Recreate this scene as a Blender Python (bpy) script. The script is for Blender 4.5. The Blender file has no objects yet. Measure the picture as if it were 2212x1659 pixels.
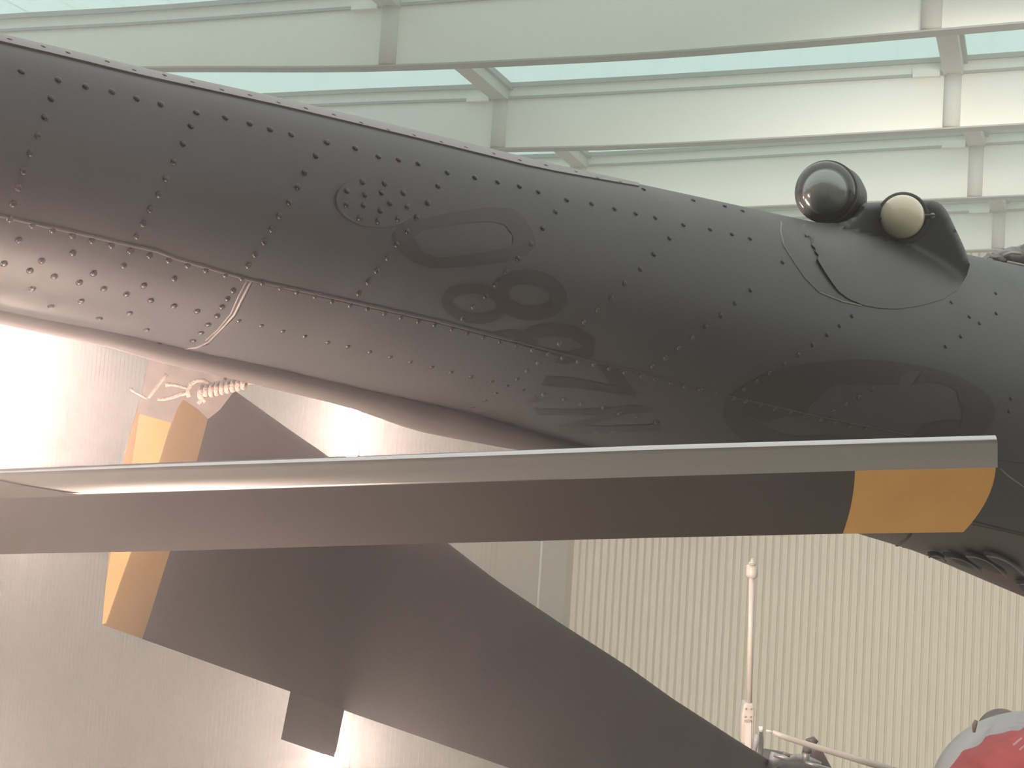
import bpy, bmesh, math, random
from mathutils import Vector, Matrix
from mathutils.bvhtree import BVHTree
from mathutils.geometry import delaunay_2d_cdt
random.seed(7)
C = bpy.context.scene
COL = C.collection

# ------------------------------------------------------------------ camera
W, H, FPX = 2212.0, 1659.0, 3500.0
PITCH, ROLL = math.radians(5.4), math.radians(3.7)
EYE = Vector((0, 0, 11.0))                       # the photographer stands on a gallery above the hall floor
F = Vector((0, math.cos(PITCH), math.sin(PITCH)))
r0 = Vector((1, 0, 0)); u0 = Vector((0, -math.sin(PITCH), math.cos(PITCH)))
R = r0*math.cos(ROLL) + u0*math.sin(ROLL)
U = -r0*math.sin(ROLL) + u0*math.cos(ROLL)
cam = bpy.data.cameras.new('camera'); camo = bpy.data.objects.new('camera', cam); COL.objects.link(camo)
cam.sensor_width = 36; cam.lens = FPX/W*36; cam.clip_start = .05; cam.clip_end = 500
m = Matrix((R, U, -F)).transposed().to_4x4(); m.translation = EYE; camo.matrix_world = m
C.camera = camo

# ------------------------------------------------------------------ world, lights, exposure
wd = bpy.data.worlds.new('sky'); C.world = wd; wd.use_nodes = True
bg = wd.node_tree.nodes['Background']; bg.inputs[0].default_value = (.93, .94, .91, 1); bg.inputs[1].default_value = 1.2
C.view_settings.view_transform = 'Standard'; C.view_settings.look = 'None'
C.view_settings.gamma = 1; C.view_settings.use_curve_mapping = False; C.view_settings.exposure = 0
C.cycles.use_denoising = True; C.cycles.max_bounces = 6; C.cycles.volume_bounces = 1

def ray(x, y):
    return F + R*((x-W/2)/FPX) - U*((y-H/2)/FPX)
def at(x, y, z):                                # world point seen at pixel (x, y) at depth z
    return EYE + ray(x, y)*z

def area(name, loc, target, size, power, col, sy=None):
    l = bpy.data.lights.new(name, 'AREA'); l.energy = power; l.color = col; l.size = size
    if sy: l.shape = 'RECTANGLE'; l.size_y = sy
    o = bpy.data.objects.new(name, l); COL.objects.link(o); o.location = loc
    o.rotation_euler = (Vector(target)-Vector(loc)).to_track_quat('-Z', 'Y').to_euler()
    return o
# added warm fill, no lamp seen there, brightening the tail end and front blade
area('warm_fill', (-2.6, 1.2, 9.6), at(100, 700, 2.6), .5, 130, (1, .75, .64))
fl_ = area('belly_fill', at(420, 2500, 2.5), at(380, 700, 2.85), .5, 11, (1, .74, .63)); fl_.data.spread = math.radians(85)  # added from below the frame to lighten the boom belly

# added unseen fill lights that brighten the end wall and girders with warm white
h1 = area('wall_fill', (-9, 16, 15.6), (-16, 46, 2), 3, 250, (1, .88, .74)); h1.data.spread = math.radians(70)
h2 = area('wall_fill', (7, 18, 17.0), (8, 46, 3), 3, 1750, (1, .95, .87)); h2.data.spread = math.radians(88)

# ------------------------------------------------------------------ materials
def mat(name, col, rough=.6, metal=0, noise=0, nscale=8, spec=.5, bump=0, bscale=60, stretch=None, coat=0, sheen=0):
    m = bpy.data.materials.new(name); m.use_nodes = True; nt = m.node_tree; b = nt.nodes['Principled BSDF']
    b.inputs['Base Color'].default_value = (*col, 1); b.inputs['Roughness'].default_value = rough
    b.inputs['Metallic'].default_value = metal; b.inputs['Specular IOR Level'].default_value = spec
    b.inputs['Coat Weight'].default_value = coat
    tc = nt.nodes.new('ShaderNodeTexCoord'); mp = nt.nodes.new('ShaderNodeMapping')
    nt.links.new(tc.outputs['Object'], mp.inputs[0])
    if stretch: mp.inputs['Scale'].default_value = stretch
    if noise:
        n = nt.nodes.new('ShaderNodeTexNoise'); n.inputs['Scale'].default_value = nscale; n.inputs['Detail'].default_value = 5
        nt.links.new(mp.outputs[0], n.inputs[0])
        r = nt.nodes.new('ShaderNodeValToRGB')
        r.color_ramp.elements[0].position = .3; r.color_ramp.elements[1].position = .7
        r.color_ramp.elements[0].color = (*[c*(1-noise) for c in col], 1)
        r.color_ramp.elements[1].color = (*[min(1, c*(1+noise)) for c in col], 1)
        nt.links.new(n.outputs[0], r.inputs[0]); nt.links.new(r.outputs[0], b.inputs['Base Color'])
        a = nt.nodes.new('ShaderNodeMapRange'); a.inputs['To Min'].default_value = max(0, rough-.08); a.inputs['To Max'].default_value = min(1, rough+.08)
        nt.links.new(n.outputs[0], a.inputs[0]); nt.links.new(a.outputs[0], b.inputs['Roughness'])
    if bump:
        n2 = nt.nodes.new('ShaderNodeTexNoise'); n2.inputs['Scale'].default_value = bscale
        nt.links.new(mp.outputs[0], n2.inputs[0])
        bp = nt.nodes.new('ShaderNodeBump'); bp.inputs['Strength'].default_value = bump; bp.inputs['Distance'].default_value = .01
        nt.links.new(n2.outputs[0], bp.inputs['Height']); nt.links.new(bp.outputs[0], b.inputs['Normal'])
    return m
M = {}
M['paint'] = mat('dark_grey_paint', (.034, .038, .040), .46, noise=.10, nscale=5, bump=.04, bscale=2.2)
M['lowpaint'] = mat('grey_brown_paint', (.085, .078, .072), .5, noise=.06, nscale=4)
M['spine'] = mat('lit_spine_paint', (.13, .12, .112), .35, noise=.25, nscale=9)  # lighter and mottled: light caught along the spine, put into its colour
M['mark'] = mat('black_stencil_paint', (.013, .014, .014), .42, noise=.08)
M['rivet'] = mat('rivet_paint', (.014, .014, .014), .32)
M['lap'] = mat('lap_joint', (.030, .028, .028), .6)
M['bead'] = mat('sealant_bead', (.16, .145, .135), .35, noise=.2, nscale=60)
M['steel'] = mat('brushed_steel', (.52, .52, .51), .28, metal=.9)
M['blade'] = mat('matt_black_blade', (.068, .064, .059), .55, noise=.08, nscale=4)
M['blade2'] = mat('matt_brown_black_blade', (.034, .029, .028), .6, noise=.06, nscale=3)
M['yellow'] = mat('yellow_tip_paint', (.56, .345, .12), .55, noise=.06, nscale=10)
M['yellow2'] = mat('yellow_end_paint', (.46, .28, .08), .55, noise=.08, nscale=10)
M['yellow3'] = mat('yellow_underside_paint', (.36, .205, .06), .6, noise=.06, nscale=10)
M['tape'] = mat('grey_tape', (.20, .17, .155), .6, noise=.15, nscale=30)
M['rope'] = mat('beige_rope', (.46, .37, .32), .85, noise=.12, nscale=90, bump=.5, bscale=300)
M['white'] = mat('white_rod_paint', (.50, .48, .42), .35, noise=.04)
M['metal'] = mat('dull_metal', (.30, .31, .30), .4, metal=.5, noise=.2, nscale=40)
M['darkmetal'] = mat('dark_metal', (.09, .09, .085), .5, noise=.2, nscale=30)
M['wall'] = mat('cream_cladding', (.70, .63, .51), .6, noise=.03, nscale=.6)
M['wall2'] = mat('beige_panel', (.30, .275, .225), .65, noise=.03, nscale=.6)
M['girder'] = mat('white_girder_paint', (.86, .83, .77), .5, noise=.02, nscale=.4)
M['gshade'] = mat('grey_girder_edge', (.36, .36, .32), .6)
M['pale_grey'] = mat('pale_grey_paint', (.62, .60, .55), .7)
M['floor'] = mat('hall_floor', (.34, .30, .25), .5, noise=.1, nscale=.5)
M['cowl'] = mat('grey_cowl', (.30, .31, .32), .3, noise=.06, nscale=10, coat=.3)
M['red'] = mat('red_cover_cloth', (.36, .055, .06), .7, noise=.12, nscale=14, bump=.3, bscale=25)
M['label'] = mat('pale_print', (.62, .45, .46), .7)
M['lens'] = mat('cream_lens', (.78, .72, .52), .18, coat=.5)
M['louver'] = mat('louver_dark', (.030, .033, .032), .5)
M['cloth'] = mat('grey_wrap_cloth', (.30, .29, .28), .8, noise=.3, nscale=20)
M['reflector'] = mat('gold_reflector', (.80, .62, .34), .35, metal=.3)
def glassmat(name, col, rough, trans_w=1.0):
    m = bpy.data.materials.new(name); m.use_nodes = True; nt = m.node_tree
    for n in list(nt.nodes): nt.nodes.remove(n)
    o = nt.nodes.new('ShaderNodeOutputMaterial')
    t = nt.nodes.new('ShaderNodeBsdfTransparent'); t.inputs[0].default_value = (*col, 1)
    g = nt.nodes.new('ShaderNodeBsdfGlossy'); g.inputs['Roughness'].default_value = rough
    fr = nt.nodes.new('ShaderNodeFresnel'); fr.inputs[0].default_value = 1.5
    mx = nt.nodes.new('ShaderNodeMixShader')
    nt.links.new(fr.outputs[0], mx.inputs[0]); nt.links.new(t.outputs[0], mx.inputs[1]); nt.links.new(g.outputs[0], mx.inputs[2])
    nt.links.new(mx.outputs[0], o.inputs[0]); return m
M['dome'] = glassmat('clear_dome', (.93, .95, .94), .03)
def skyglass():
    m = bpy.data.materials.new('tinted_roof_glass'); m.use_nodes = True; nt = m.node_tree
    for n in list(nt.nodes): nt.nodes.remove(n)
    o = nt.nodes.new('ShaderNodeOutputMaterial')
    t = nt.nodes.new('ShaderNodeBsdfTransparent'); t.inputs[0].default_value = (.78, .89, .87, 1)
    d = nt.nodes.new('ShaderNodeBsdfTranslucent'); d.inputs[0].default_value = (.70, .86, .84, 1)
    mx = nt.nodes.new('ShaderNodeMixShader'); mx.inputs[0].default_value = .35
    nt.links.new(t.outputs[0], mx.inputs[1]); nt.links.new(d.outputs[0], mx.inputs[2]); nt.links.new(mx.outputs[0], o.inputs[0]); return m
M['glass'] = skyglass()
M['domein'] = mat('smoked_inner_dome', (.34, .36, .36), .18, metal=.25, coat=.6)
def emis(name, col, s):
    m = bpy.data.materials.new(name); m.use_nodes = True; nt = m.node_tree; b = nt.nodes['Principled BSDF']
    b.inputs['Emission Color'].default_value = (*col, 1); b.inputs['Emission Strength'].default_value = s; return m
M['tube'] = emis('glowing_tube', (1, .76, .67), 620); M['tube2'] = emis('glowing_tube_bright', (1, .74, .66), 2600)

# ------------------------------------------------------------------ helpers
def link(name, me, mt, parent=None, smooth=True, **props):
    o = bpy.data.objects.new(name, me); COL.objects.link(o)
    if mt is not None and not me.materials: me.materials.append(M[mt] if isinstance(mt, str) else mt)
    if smooth: me.polygons.foreach_set('use_smooth', [True]*len(me.polygons))
    if parent is not None:
        o.parent = parent; o.matrix_parent_inverse = parent_inv(parent)
    for k, v in props.items(): o[k] = v
    return o
def parent_inv(p):
    mt = Matrix.Identity(4); q = p
    chain = []
    while q: chain.append(q); q = q.parent
    for q in reversed(chain): mt = mt @ (q.matrix_parent_inverse if q.parent else Matrix.Identity(4)) @ q.matrix_basis
    return mt.inverted()
def mesh(verts, faces):
    me = bpy.data.meshes.new('m'); me.from_pydata([tuple(v) for v in verts], [], faces); me.update(); return me
def obj(name, verts, faces, mt, parent=None, smooth=True, autos=None, **props):
    me = mesh(verts, faces)
    bm = bmesh.new(); bm.from_mesh(me); bmesh.ops.recalc_face_normals(bm, faces=bm.faces); bm.to_mesh(me); bm.free()
    if autos is not None: me.polygons.foreach_set('use_smooth', [True]*len(me.polygons)); me.set_sharp_from_angle(angle=math.radians(autos)); smooth = False
    return link(name, me, mt, parent, smooth, **props)
def empty(name, loc, label, cat, **props):
    o = bpy.data.objects.new(name, None); COL.objects.link(o); o.location = loc; o.empty_display_size = .1
    if label: o['label'] = label
    if cat: o['category'] = cat
    for k, v in props.items(): o[k] = v
    return o
def box_vf(o, a, b, c):                                 # corner o, edge vectors a b c
    v = [o, o+a, o+a+b, o+b, o+c, o+a+c, o+a+b+c, o+b+c]
    return v, [(0,3,2,1),(4,5,6,7),(0,1,5,4),(1,2,6,5),(2,3,7,6),(3,0,4,7)]
class Acc:
    def __init__(s): s.v = []; s.f = []
    def add(s, vf):
        n = len(s.v); s.v += list(vf[0]); s.f += [tuple(i+n for i in f) for f in vf[1]]; return s
def frame(t):
    t = t.normalized(); a = Vector((0, 0, 1)) if abs(t.z) < .9 else Vector((1, 0, 0))
    x = t.cross(a).normalized(); return x, t.cross(x).normalized()
def tube_vf(pts, rad, n=16, caps=True, flat=1.0):
    v, f = [], []; prev = None
    for i, p in enumerate(pts):
        t = (pts[min(i+1, len(pts)-1)]-pts[max(i-1, 0)]).normalized()
        if prev is None: x, y = frame(t)
        else: x = (prev - t*prev.dot(t)).normalized(); y = t.cross(x)
        prev = x; r = rad[i] if isinstance(rad, (list, tuple)) else rad
        for k in range(n):
            a = 2*math.pi*k/n; v.append(p + x*(math.cos(a)*r) + y*(math.sin(a)*r*flat))
    for i in range(len(pts)-1):
        for k in range(n): f.append((i*n+k, i*n+(k+1) % n, (i+1)*n+(k+1) % n, (i+1)*n+k))
    if caps: f.append(tuple(range(n))[::-1]); f.append(tuple((len(pts)-1)*n+k for k in range(n)))
    return v, f
def sphere_vf(c, r, nu=32, nv=20, ax=None):
    v, f = [], []; ax = ax or (Vector((1,0,0)), Vector((0,1,0)), Vector((0,0,1)))
    rr = r if isinstance(r, (tuple, list)) else (r, r, r)
    for j in range(nv+1):
        t = math.pi*j/nv
        for i in range(nu):
            a = 2*math.pi*i/nu
            v.append(c + ax[0]*(rr[0]*math.sin(t)*math.cos(a)) + ax[1]*(rr[1]*math.sin(t)*math.sin(a)) + ax[2]*(rr[2]*math.cos(t)))
    for j in range(nv):
        for i in range(nu): f.append((j*nu+i, j*nu+(i+1) % nu, (j+1)*nu+(i+1) % nu, (j+1)*nu+i))
    return v, f
def interp(tab, x):
    if x <= tab[0][0]: a, b = tab[0], tab[1]
    elif x >= tab[-1][0]: a, b = tab[-2], tab[-1]
    else:
        for a, b in zip(tab, tab[1:]):
            if a[0] <= x <= b[0]: break
    return a[1] + (b[1]-a[1])*(x-a[0])/(b[0]-a[0])
def smooth_tab(tab, w=60):
    xs = [tab[0][0]-300 + i*20 for i in range(int((tab[-1][0]-tab[0][0]+600)/20)+1)]
    out = []
    for x in xs: out.append((x, sum(interp(tab, x+d) for d in range(-w, w+1, 20))/(2*w//20+1)))
    return out

# ------------------------------------------------------------------ hall: directions
DD = ray(2484, 1247); DD.z = 0; DD.normalize()          # length of the hall
BB = Vector((DD.y, -DD.x, 0))                           # across the hall (towards the right)
UP = Vector((0, 0, 1))
HR = 8.0                                                # height of the girder soffits above the eye
def on_plane(x, y, dist):                               # point seen at (x, y) on the cross-hall plane at that distance
    r = ray(x, y); return EYE + r*(dist/r.dot(DD))
def k_of(y):
    return HR*3500*1.0/(1247-y)
# distance of the girder planes along the hall
r1 = ray(2010, 74)
d1 = HR/r1.z*r1.dot(DD)
r2 = ray(2083, 280); d2 = HR/r2.z*r2.dot(DD)
r3 = ray(2190, 537); d4 = HR/r3.z*r3.dot(DD)
print('girders at', d1, d2, d4)
SP = (d4-d1)/3
GD = [d1-SP, d1, d1+SP, d1+2*SP, d1+3*SP]
DW = d1+4*SP+1.0                                        # end wall
# floor
fl = Acc(); fl.add(box_vf(Vector((-60, -25, -.3)), Vector((150, 0, 0)), Vector((0, 110, 0)), Vector((0, 0, .3))))
obj('floor', fl.v, fl.f, 'floor', smooth=False, kind='structure')
# end wall: corrugated cladding sheets
def wallpt(b, h, off=0):                                # b = coordinate across, h = height above floor
    return DD*(DW+off) + BB*b + Vector((0, 0, h))
def b_at(x, y): return (on_plane(x, y, DW)-EYE).dot(BB)
wall = empty('wall_end', wallpt(0, 0), None, None, kind='structure')
bc = b_at(1236, 1250); bl = b_at(1080, 1350); br = b_at(2212, 1250)
print('wall across', bc, bl, br)
rib = (b_at(2040, 1250)-b_at(1950, 1250))/5.0
print('rib', rib)
def sheet_mesh(nr, rib, hgt, dep, fr=(.0, .12, .24, .70, .82)):
    v, f = [], []
    prof = []
    for i in range(nr):
        x = i*rib
        prof += [(x, 0), (x+rib*.34, 0), (x+rib*.36, dep*.12), (x+rib*.66, dep*.12), (x+rib*.70, dep), (x+rib*.92, dep)]
    prof.append((nr*rib, 0))
    for x, d in prof:
        for h in (0, hgt): v.append(BB*x + DD*d + UP*h)
    for i in range(len(prof)-1): f.append((2*i, 2*i+2, 2*i+3, 2*i+1))
    return mesh(v, f)
NR = 6; HW = 22.5
sm = sheet_mesh(NR, rib, HW, .11)
n = int((br+22-bc)/(rib*NR))
for i in range(n):
    o = link('cladding_sheet', sm, 'wall', wall, smooth=False); o.location = wallpt(bc+i*NR*rib, 0)-wall.location
    o.matrix_parent_inverse = Matrix.Identity(4)
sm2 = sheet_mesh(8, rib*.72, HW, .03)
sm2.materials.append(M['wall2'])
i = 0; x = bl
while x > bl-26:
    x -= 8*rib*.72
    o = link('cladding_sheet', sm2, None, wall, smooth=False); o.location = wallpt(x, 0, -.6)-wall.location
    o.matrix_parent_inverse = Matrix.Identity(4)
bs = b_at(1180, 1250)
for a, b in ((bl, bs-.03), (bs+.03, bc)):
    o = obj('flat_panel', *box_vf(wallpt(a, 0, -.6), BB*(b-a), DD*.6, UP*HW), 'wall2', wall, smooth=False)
obj('panel_joint', *box_vf(wallpt(bs-.03, 0, -.62), BB*.06, DD*.3, UP*HW), 'pale_grey', wall, smooth=False)
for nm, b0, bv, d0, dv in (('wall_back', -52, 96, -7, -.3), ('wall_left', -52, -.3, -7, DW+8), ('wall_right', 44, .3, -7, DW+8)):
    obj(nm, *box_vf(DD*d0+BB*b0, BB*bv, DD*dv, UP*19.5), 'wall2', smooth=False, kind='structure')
# ceiling: girders, purlins, glazing
ceil = empty('ceiling', Vector((0, 20, 16)), None, None, kind='structure')
lineA = [(302,145),(750,146),(1002,137),(1400,117),(1767,88),(2212,49.5)]       # soffit of the first girder seen in full
topA  = [(0,-190),(700,-215),(2212,-330)]
edges = [  # bottom pixels, top (under the glass) pixels
  ([(-200,166),(302,145),(750,146),(1002,137),(1400,117),(1767,88),(2212,49.5),(2500,24)], [(-200,52),(0,37),(300,22),(576,0),(1100,-40),(1767,-100),(2212,-150),(2500,-180)]),
  ([(-200,360),(600,335),(1060,321),(1250,318),(1400,313),(1740,295),(2212,268),(2500,250)], [(-200,240),(576,207),(750,198),(1039,188),(1400,169),(2002,132),(2212,117),(2500,97)]),
  ([(-200,520),(1000,475),(1640,446),(2002,431),(2212,422),(2500,410)], [(-200,372),(600,352),(1240,336),(1400,328),(1740,308),(2212,281),(2500,264)]),
  ([(-200,620),(1000,585),(2090,540),(2212,537),(2500,528)], [(-200,500),(1000,475),(1640,452),(2002,439),(2212,430),(2500,418)]),
]
def strip(name, pts, thick, h0, h1, mt, par, off=0):     # upright strip following pts, from h0 to h1 relative
    v, f = [], []
    for p in pts:
        q = p + DD*off
        v += [q+UP*h0, q+UP*h1, q+UP*h1+DD*thick, q+UP*h0+DD*thick]
    for i in range(len(pts)-1):
        for k in range(4): f.append((4*i+k, 4*i+(k+1) % 4, 4*i+4+(k+1) % 4, 4*i+4+k))
    f += [(0,1,2,3), tuple(4*(len(pts)-1)+k for k in (3,2,1,0))]
    return obj(name, v, f, mt, par, smooth=False)
NS = 28; tops = []
for gi, (bot, top) in enumerate(edges):
    d = GD[gi+1]; st = smooth_tab(bot, 120); tt = smooth_tab(top, 120)
    B, T = [], []
    for k in range(NS+1):
        x = -260 + k*(2760+160)/NS
        B.append(on_plane(x, interp(st, x), d)); 
    # extend beyond the picture
    for k in range(NS+1):
        x = -260 + k*(2760+160)/NS; p = on_plane(x, interp(tt, x), d)
        T.append(Vector((B[k].x, B[k].y, p.z)))
    for Q in (B, T):
        Q.insert(0, Q[0]+(Q[0]-Q[3])*2.0); Q.append(Q[-1]+(Q[-1]-Q[-4])*1.5)
    v, f = [], []
    for b, t in zip(B, T): v += [b, t, t+DD*.12, b+DD*.12]
    for i in range(len(B)-1):
        for k in range(4): f.append((4*i+k, 4*i+(k+1) % 4, 4*i+4+(k+1) % 4, 4*i+4+k))
    g = obj('girder', v, f, 'girder', ceil, smooth=False)
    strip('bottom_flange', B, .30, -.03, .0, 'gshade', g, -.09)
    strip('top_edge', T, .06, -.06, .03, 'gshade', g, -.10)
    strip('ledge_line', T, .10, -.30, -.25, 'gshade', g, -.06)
    tops.append((B, T))
# first (nearest) girder, mostly above the frame
B0 = [p - DD*SP + UP*.05 for p in tops[0][0]]; T0 = [p - DD*SP + UP*.05 for p in tops[0][1]]
v, f = [], []
for b, t in zip(B0, T0): v += [b, t, t+DD*.12, b+DD*.12]
for i in range(len(B0)-1):
    for k in range(4): f.append((4*i+k, 4*i+(k+1) % 4, 4*i+4+(k+1) % 4, 4*i+4+k))
obj('girder', v, f, 'girder', ceil, smooth=False)
tops.insert(0, (B0, T0))
# glazing sheets with thin ribs
for gi in range(len(tops)-1):
    Ta, Tb = tops[gi][1], tops[gi+1][1]
    for k in range(len(Ta)-1):
        a, b, c, e = Ta[k], Ta[k+1], Tb[k+1], Tb[k]
        z = UP*.04
        v = [a+z, b+z, c+z, e+z, a+z*1.6, b+z*1.6, c+z*1.6, e+z*1.6]
        obj('glass_pane', v, [(0,1,2,3),(4,7,6,5),(0,4,5,1),(1,5,6,2),(2,6,7,3),(3,7,4,0)], 'glass', ceil, smooth=False)
# purlins (left and right) and grey upright bands on the girder webs
def purlin(pxs, w, name='purlin'):
    pts = []
    for gi, x in enumerate(pxs):
        B, T = tops[gi+1]; d = GD[gi+1]
        q = on_plane(x, 100, d); s = (q-EYE).dot(BB)
        # find T height at that coordinate
        best = min(range(len(T)-1), key=lambda i: abs((T[i]-EYE).dot(BB)-s) + abs((T[i+1]-EYE).dot(BB)-s))
        s0, s1 = (T[best]-EYE).dot(BB), (T[best+1]-EYE).dot(BB); u = (s-s0)/(s1-s0)
        pts.append((T[best].lerp(T[best+1], u), B[best].lerp(B[best+1], u)))
    tp = [p[0] for p in pts]
    tp = [tp[0]+(tp[0]-tp[1])*1.0] + tp + [tp[-1]+DD*4]
    v, f = [], []
    for p in tp:
        for (dx, dz) in ((-w/2, -.32), (w/2, -.32), (w/2, .0), (-w/2, .0)): v.append(p+BB*dx+UP*dz)
    for i in range(len(tp)-1):
        for k in range(4): f.append((4*i+k, 4*i+(k+1) % 4, 4*i+4+(k+1) % 4, 4*i+4+k))
    pr = obj(name, v, f, 'pale_grey', ceil, smooth=False)
    for i in range(len(tp)-1):
        p, q = tp[i], tp[i+1]
        vv, ff = box_vf(p+BB*(w/2)+UP*-.10, BB*.07, (q-p), UP*.12)
        obj('purlin_rail', vv, ff, 'gshade', pr, smooth=False)
    for t, b in pts:
        vv, ff = tube_vf([b+UP*.02-DD*.0, b.lerp(t, .5), t-UP*.32], .16, 14)
        obj('web_band', vv, ff, 'pale_grey', ceil)
        vv, ff = box_vf(t-UP*.34-DD*.12-BB*(w/2+.55), BB*.5, DD*.12, UP*.14)
        obj('bracket', vv, ff, 'girder', pr, smooth=False)
purlin([840, 1090, 1270, 1405], .36)
purlin([2010, 2062, 2118, 2172], .36)

# ------------------------------------------------------------------ tall tube lamps on posts behind the aircraft
def strip_lamp(x, y, z, label, w, y1, tm='tube'):
    top = at(x, y, z); bt = at(x, y1, z); bt = Vector((top.x, top.y, bt.z)); base = Vector((top.x, top.y, 0)); L = top.z-bt.z
    e = empty('strip_light', base, label, 'lamp')
    obj('tube', *tube_vf([bt+UP*.02, bt+UP*(L-.02)], w/2, 16), tm, e)
    obj('reflector', *box_vf(bt+BB*(w*1.0)-DD*.01, BB*w*.45, DD*.06, UP*L), 'reflector', e, smooth=False)
    obj('post', *tube_vf([base, bt+UP*.0], w*.6, 14), 'metal', e)
    return e
strip_lamp(774, 800, 6.2, 'tall glowing vertical tube lamp with a gold reflector, seen below the tail boom', .040, 1800)
strip_lamp(-60, 640, 5.2, 'tall glowing vertical tube lamp at the left edge behind the tail boom', .034, 1030, 'tube2')
strip_lamp(-120, 1690, 5.2, 'short glowing tube lamp just outside the bottom left corner', .040, 2100)

# haze volume added to stand in for lens glare and lift the blacks
hz = bpy.data.materials.new('glare_haze'); hz.use_nodes = True; nt = hz.node_tree
for n in list(nt.nodes): nt.nodes.remove(n)
vs = nt.nodes.new('ShaderNodeVolumeScatter'); vs.inputs['Density'].default_value = .0135; vs.inputs['Anisotropy'].default_value = .85
vs.inputs['Color'].default_value = (1, .985, .97, 1)
vo_ = nt.nodes.new('ShaderNodeOutputMaterial'); nt.links.new(vs.outputs[0], vo_.inputs['Volume'])
M['haze'] = hz
obj('haze', *box_vf(Vector((-32, -8, .05)), Vector((84, 0, 0)), Vector((0, 68, 0)), Vector((0, 0, 30))), 'haze', smooth=False,
    kind='stuff', label='thin pale haze added across the whole hall for lens glare', category='haze')

# ------------------------------------------------------------------ helicopter with the long riveted tail boom
VX = 4034.0; D0 = 2.5
def zb(x): return D0*VX/(VX-x)
top_t = smooth_tab([(-400,-22),(0,75),(150,110),(300,147),(600,212),(900,283),(1200,357),(1500,422),(1720,470),(2088,548),(2212,574),(2600,645)], 40)
bot_t = smooth_tab([(-400,588),(0,676),(237,722),(373,754),(542,788),(750,838),(964,886),(1208,955),(1500,1040),(1850,1153),(2000,1198),(2212,1288),(2600,1450)], 40)
heli = empty('helicopter', at(1000, 620, zb(1000)), 'dark grey helicopter with riveted tail boom and two lamps on its back', 'helicopter')
ctr, rad = [], []
xs = [-380 + i*18 for i in range(int((2600+380)/18)+1)]
tn = .245; nl = math.hypot(1, tn); nx, ny = -tn/nl, 1/nl
for xc in xs:
    yc = (interp(top_t, xc)+interp(bot_t, xc))/2
    def find(tab, sgn):
        k = 300.0
        for _ in range(12):
            X = xc + sgn*nx*k; k = (interp(tab, X)-yc)/(sgn*ny)
        return ray(xc+sgn*nx*k, yc+sgn*ny*k).normalized()
    a, b = find(top_t, -1), find(bot_t, 1)
    c = (a+b).normalized(); half = a.angle(b)/2
    Cc = EYE + c*(zb(xc)/c.dot(F)); ctr.append(Cc); rad.append((Cc-EYE).length*math.sin(half))
NT = 112; v, f = [], []
ax_t = []
for i, c in enumerate(ctr):
    t = (ctr[min(i+2, len(ctr)-1)]-ctr[max(i-2, 0)]).normalized(); ax_t.append(t)
    s = t.cross(UP).normalized(); u = s.cross(t)
    for k in range(NT):
        a = 2*math.pi*k/NT; v.append(c + s*(math.cos(a)*rad[i]) + u*(math.sin(a)*rad[i]))
for i in range(len(ctr)-1):
    for k in range(NT): f.append((i*NT+k, i*NT+(k+1) % NT, (i+1)*NT+(k+1) % NT, (i+1)*NT+k))
f.append(tuple(range(NT))); f.append(tuple((len(ctr)-1)*NT+k for k in range(NT)))
boom = obj('tail_boom', v, f, 'paint', heli, autos=50)
bm = bmesh.new(); bm.from_mesh(boom.data); BV = BVHTree.FromBMesh(bm); bm.free()
def hit(x, y, off=0.0):
    r = ray(x, y).normalized(); h = BV.ray_cast(EYE, r)
    if h[0] is None:
        # just outside the outline: slide to the nearest surface point
        q = EYE + r*zb(x)*1.02; nn = BV.find_nearest(q); h = nn
    nrm = h[1].normalized()
    if nrm.dot(r) > 0: nrm = -nrm
    return h[0]+nrm*off, nrm
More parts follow.
